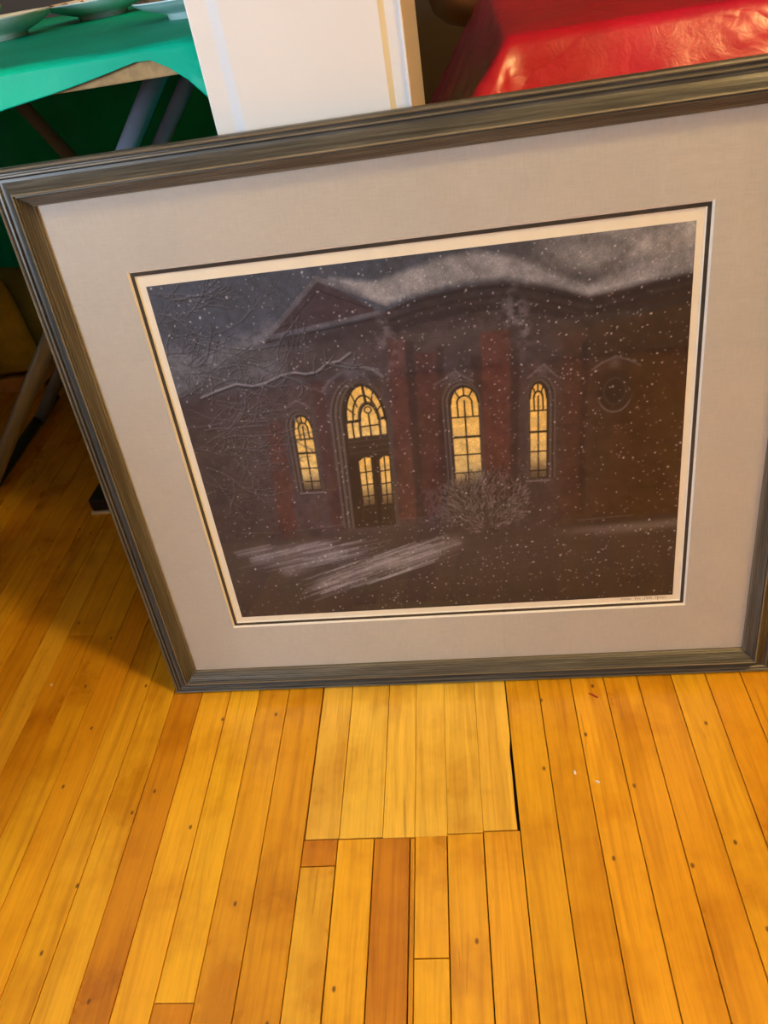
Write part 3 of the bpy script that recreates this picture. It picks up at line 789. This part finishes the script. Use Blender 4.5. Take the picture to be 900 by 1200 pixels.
def draped_cloth(name, rect, z, hang, ns, nt, mat, flare, fold, thick, seed=0, cone=.45, HN=26):
    """sheet lying on a table: rect is the table edge, hang(side, a) the overhang along each side"""
    x0, x1, y0, y1 = rect
    bm = bmesh.new()
    us = [('l', (HN - i) / HN) for i in range(HN)] + [('m', i / ns) for i in range(ns + 1)] + [('r', (i + 1) / HN) for i in range(HN)]
    vs = [('n', (HN - i) / HN) for i in range(HN)] + [('m', i / nt) for i in range(nt + 1)] + [('f', (i + 1) / HN) for i in range(HN)]
    grid = []
    r_ = random.Random(seed)
    ph = [r_.uniform(0, 6.28) for _ in range(6)]
    for cv, fv in vs:
        row = []
        for cu, fu in us:
            xm = x0 + (x1 - x0) * (fu if cu == 'm' else (0 if cu == 'l' else 1))
            ym = y0 + (y1 - y0) * (fv if cv == 'm' else (0 if cv == 'n' else 1))
            ox = 0 if cu == 'm' else (-fu if cu == 'l' else fu) * hang(cu, ym)
            oy = 0 if cv == 'm' else (-fv if cv == 'n' else fv) * hang(cv, xm)
            r = math.hypot(ox, oy)
            X_, Y_, Z_ = xm, ym, z
            if r > 0:
                dx, dy = ox / r, oy / r
                corner = 2 * abs(dx * dy)
                par = xm * dy * dy + ym * dx * dx
                wob = fold * (math.sin(par * 34 + ph[0]) * .6 + math.sin(par * 71 + ph[1]) * .4) + cone * corner
                q = 0.006
                out = min(r, q) * .8 + max(0, r - q) * max(.02, flare(dx, dy) + wob)
                Z_ = z - (r * r / (2 * q) * .8 if r < q else q * .4 + (r - q) * math.sqrt(max(.1, 1 - min(.9, (flare(dx, dy) + wob)) ** 2)))
                X_ += dx * out; Y_ += dy * out
                Z_ = max(Z_, 0.012)
            else:
                Z_ += 0.0005 * math.sin(xm * 40 + ph[2]) * math.sin(ym * 31 + ph[3]) + .0005
            row.append(bm.verts.new((X_, Y_, Z_ + 0.0016)))
        grid.append(row)
    for a, b in zip(grid, grid[1:]):
        for i in range(len(a) - 1): bm.faces.new((a[i], a[i + 1], b[i + 1], b[i]))
    o = obj(name, bm, mat, None, smooth=True)
    so = o.modifiers.new('thickness', 'SOLIDIFY'); so.thickness = thick; so.offset = 1
    return o
def green_hang(side, a):
    if side == 'n':
        return float(np.interp(a, [-1.7, -.60, -.45, -.395, -.356, -.30, -.285, -.262, -.246], [.10, .055, .034, .0275, .0215, .0115, .0160, .034, .052]))
    if side == 'f': return 0.58
    return 0.30
gc = draped_cloth('tablecloth', (-1.67, -0.246, 0.82, 1.82), TZ, green_hang, 90, 30, M_GREEN, lambda dx, dy: .07 if dx < .3 else .03, .03, .0008, 3, .05)
tag(gc, 'shiny green plastic tablecloth draped over the folding table', 'tablecloth')

def bowl(name, cx, cy, rf, rr, h, mat, matin, label, cat='bowl', deco=None):
    z = TZ + 0.0032
    root = empty(name, (cx, cy, z)); tag(root, label, cat, 'dishes on the green tablecloth')
    th = .004
    outer = [(0, .003), (rf - .004, .003), (rf - .003, 0), (rf, 0), (rf + .001, .006)] + [(rf + (rr - rf) * (1 - (1 - k) ** 1.7), .006 + (h - .006) * k) for k in (.15, .35, .55, .75, .9)] + [(rr, h - .0015), (rr - .001, h)]
    inner = [(rr - .001, h), (rr - .003, h - .0006)] + [(max(.001, rf + (rr - rf) * (1 - (1 - k) ** 1.7) - th), .006 + (h - .006) * k + .001) for k in (.9, .7, .5, .3, .12)] + [(rf * .6, .0085), (0, .008)]
    obj('outer_body', lathe(bmesh.new(), outer, 48), mat, root, smooth=True)
    obj('inside', lathe(bmesh.new(), inner, 48), matin, root, smooth=True)
    return root
def glaze(name, a, b, scale, lo=.45, hi=.55):
    t = NT(name); p = t.bsdf(Roughness=0.2); f = t.noise(t.coords(), scale, 3, .5, .3)
    t.l(t.ramp(f, [(lo, a), (hi, b)]), p.inputs['Base Color']); return t.m
M_CEL = glaze('celadon_glaze', (.42, .50, .44, 1), (.55, .62, .55, 1), 14)
M_BLUE = glaze('pale_blue_glaze', (.48, .64, .68, 1), (.60, .74, .78, 1), 10)
M_YEL = glaze('pale_yellow_glaze', (.80, .68, .38, 1), (.86, .76, .50, 1), 20)
M_FLO = glaze('floral_glaze', (.85, .76, .62, 1), (.34, .07, .03, 1), 42, .56, .60)
M_TAN = glaze('brown_speckled_glaze', (.22, .17, .10, 1), (.40, .34, .22, 1), 40)
bowl('bowl', -0.692, 1.315, .040, .085, .029, M_CEL, M_YEL, 'pale yellow bowl with green-grey outside, leftmost on green tablecloth')
bowl('bowl', -0.588, 1.475, .040, .092, .027, M_BLUE, M_FLO, 'bowl with red-brown floral inside, middle of the row on green tablecloth')
bowl('bowl', -0.326, 1.130, .040, .080, .023, M_BLUE, M_TAN, 'pale blue footed bowl with white rim, beside the white column')
bowl('bowl', -0.900, 1.545, .045, .100, .040, M_TAN, M_TAN, 'brown speckled bowl at the back left edge of the table')

# ------------------------------------------------------------------ unseen upholstered seat, added to keep window light off the floor left of the frame
blocker = empty('blocker_armchair', (-1.275, 0.36, 0)); tag(blocker, 'unseen brown upholstered seat added to block the window light', 'blocker_armchair')
M_UPH = plain('brown_upholstery', (0.11, 0.065, 0.035), 0.9, var=0.2, nscale=30, bump=.2)
boxo('seat_base', M_UPH, (-.40, .40, -.30, .30, .10, .30), blocker, .02)
boxo('seat_cushion', M_UPH, (-.27, .27, -.31, .22, .30, .42), blocker, .03)
boxo('backrest', M_UPH, (-.40, .40, .17, .33, .26, .72), blocker, .04)
for sx in (-1, 1): boxo('armrest', M_UPH, (sx * .36 - .075, sx * .36 + .075, -.31, .30, .10, .62), blocker, .035)
for sx in (-.36, .36):
    for sy in (-.26, .26): obj('leg', lathe(bmesh.new(), [(0, 0), (.016, 0), (.024, .10), (0, .10)], 16, (sx, sy, 0)), M_CHLEG, blocker, smooth=True)

# ------------------------------------------------------------------ things under and behind that table
crate = empty('wooden_crate', (-1.22, 1.655, 0)); tag(crate, 'low tan wooden crate on the floor under the table', 'crate')
M_CRATE = plain('tan_wood', (0.60, 0.38, 0.18), 0.6, var=0.2, nscale=20)
boxo('base_board', M_CRATE, (-.19, .19, -.11, .11, 0, .010), crate, .001)
for d in ((-.19, .19, -.122, -.110, 0, .034), (-.19, .19, .110, .122, 0, .034), (-.19, -.178, -.110, .110, 0, .034), (.178, .19, -.110, .110, 0, .034)):
    boxo('side_board', M_CRATE, d, crate, .001)
def cushion(name, loc, rot, sx, sy, sz, mat, label):
    bm = bmesh.new(); n = 18; rows = []
    for sgn in (1, -1):
        g = []
        for j in range(n + 1):
            r = []
            for i in range(n + 1):
                u, v = i / n * 2 - 1, j / n * 2 - 1
                b = (max(0, (1 - u ** 4)) * max(0, (1 - v ** 4))) ** .45
                pin = 1 - .08 * (u * u * v * v) ** .5 * 0
                wob = 1 + .05 * math.sin(7 * u + 3 * v)
                r.append(bm.verts.new((u * sx * (1 - .06 * (1 - abs(v)) * 0), sgn * b * sy * wob, v * sz)))
            g.append(r)
        for a, b2 in zip(g, g[1:]):
            for i in range(n): bm.faces.new((a[i], a[i + 1], b2[i + 1], b2[i]))
    bmesh.ops.remove_doubles(bm, verts=bm.verts[:], dist=1e-5)
    o = obj(name, bm, mat, None, loc, rot, True); tag(o, label, 'cushion', 'cushions in the crate under the table'); return o
M_OLIVE = plain('olive_yellow_fabric', (0.62, 0.50, 0.07), 0.9, var=0.25, nscale=16, bump=.2)
M_SAGE = plain('dark_sage_fabric', (0.34, 0.38, 0.15), 0.9, var=0.2, nscale=16, bump=.2)
cushion('cushion', (-1.165, 1.600, 0.1225), (math.radians(-1.5), math.radians(-3), 0), .115, .042, .108, M_OLIVE, 'olive yellow cushion standing in the low wooden crate')
cushion('cushion', (-1.150, 1.703, 0.132), (math.radians(-1), math.radians(7), 0), .105, .038, .108, M_SAGE, 'dark sage green cushion behind the olive yellow one')
bag = empty('shoulder_bag', (-1.27, 1.36, 0)); tag(bag, 'dark navy fabric bag on the floor left of the table leg', 'bag')
bm = box(bmesh.new(), -.14, .14, -.08, .08, 0, .24)
bmesh.ops.subdivide_edges(bm, edges=bm.edges[:], cuts=5, use_grid_fill=True)
for v in bm.verts:
    k = v.co.z / .24; v.co.x *= 1 - .22 * k * k; v.co.y *= (1 - .55 * k) * (1 + .05 * math.sin(v.co.x * 40))
M_NAVY = plain('navy_fabric', (0.006, 0.012, 0.022), 0.85, bump=.2)
obj('bag_body', bm, M_NAVY, bag, smooth=True)
obj('handle', tube(bmesh.new(), [(-.07, 0, .235), (-.06, 0, .30), (0, 0, .33), (.06, 0, .30), (.07, 0, .235)], .007, 8), M_NAVY, bag, smooth=True)
cs = empty('flat_case', (-0.60, 1.075, 0)); tag(cs, 'flat black case with a white lower edge on floor behind the frame', 'case')
boxo('lid', M_BLACK, (-.105, .12, -.05, .07, .005, .030), cs, .004)
boxo('white_edge', M_PLASW, (-.107, .122, -.053, .072, .0, .005), cs, .001)

# ------------------------------------------------------------------ red-clothed table on the right
RZ = 0.628
rt = empty('side_table', (0.62, 1.30, 0)); tag(rt, 'low wooden side table under the red plastic cloth', 'table')
M_DKW = plain('dark_stained_wood', (0.10, 0.05, 0.02), 0.45, var=0.2, nscale=18)
boxo('table_top', M_DKW, (-.575, .575, -.35, .35, RZ - .025, RZ), rt, .003)
for sx in (-.53, .53):
    for sy in (-.30, .30): boxo('leg', M_DKW, (sx - .02, sx + .02, sy - .02, sy + .02, 0, RZ - .025), rt, .003)
def red_hang(side, a): return {'n': 0.34, 'f': 0.30, 'l': 0.22, 'r': 0.30}[side] + .01 * math.sin(a * 9)
rc = draped_cloth('tablecloth', (0.045, 1.195, 0.95, 1.65), RZ, red_hang, 70, 30, M_RED, lambda dx, dy: .10 + .42 * max(0, -dx) + .36 * max(0, -dy), .035, .0008, 8, .10)
tag(rc, 'glossy crinkled red plastic tablecloth behind the top right of picture frame', 'tablecloth')

stool = empty('round_stool', (0.115, 1.93, 0)); tag(stool, 'reddish brown round wooden stool beyond the red tablecloth', 'stool')
M_RBW = plain('red_brown_wood', (0.22, 0.06, 0.022), 0.35, var=0.25, nscale=12)
obj('seat', lathe(bmesh.new(), [(0, .54), (.11, .54), (.15, .552), (.178, .575), (.186, .60), (.182, .622), (.165, .634), (0, .634)], 48), M_RBW, stool, smooth=True)
for a in range(4):
    ca, sa = math.cos(a * 1.5708 + .6), math.sin(a * 1.5708 + .6)
    obj('leg', tube(bmesh.new(), [(.15 * ca, .15 * sa, 0), (.10 * ca, .10 * sa, .55)], [.014, .018], 12), M_RBW, stool, smooth=True)
obj('seat_pad', lathe(bmesh.new(), [(0, .634), (.13, .634), (.138, .640), (.130, .652), (0, .656)], 40), plain('tan_leather', (0.36, 0.20, 0.08), 0.5), stool, smooth=True)

# ------------------------------------------------------------------ small litter on the floor
def scrap(name, x, y, w, l, ang, mat, label):
    bm = bmesh.new()
    top = [(-w, -l * .6), (w * .4, -l), (w, l * .3), (-w * .2, l)]
    lo_ = [bm.verts.new((a, b, 0)) for a, b in top]; hi_ = [bm.verts.new((a * .85, b * .85, .0012)) for a, b in top]
    for i in range(4): bm.faces.new((lo_[i], lo_[(i + 1) % 4], hi_[(i + 1) % 4], hi_[i]))
    bm.faces.new(lo_[::-1]); bm.faces.new(hi_)
    o = obj(name, bm, mat, None, (x, y, 0.0001), (0, 0, ang)); tag(o, label, 'scrap', 'specks of litter on the floor'); return o
M_REDT = plain('red_thread', (0.30, 0.02, 0.015), 0.7)
scrap('thread_scrap', 0.093, 0.592, .0012, .0065, .95, M_REDT, 'tiny dark red thread on a plank just before the frame')
scrap('paper_crumb', 0.060, 0.491, .0016, .0030, .2, M_PLASW, 'tiny white crumb on floor, nearer of two to the pale patch')
scrap('paper_crumb', 0.082, 0.479, .0016, .0026, 1.1, M_PLASW, 'tiny white crumb on floor, right-hand one of two')
scrap('paper_crumb', -0.615, 0.641, .0016, .0022, .7, M_PLASW, 'tiny white crumb alone on floor left of the frame corner')
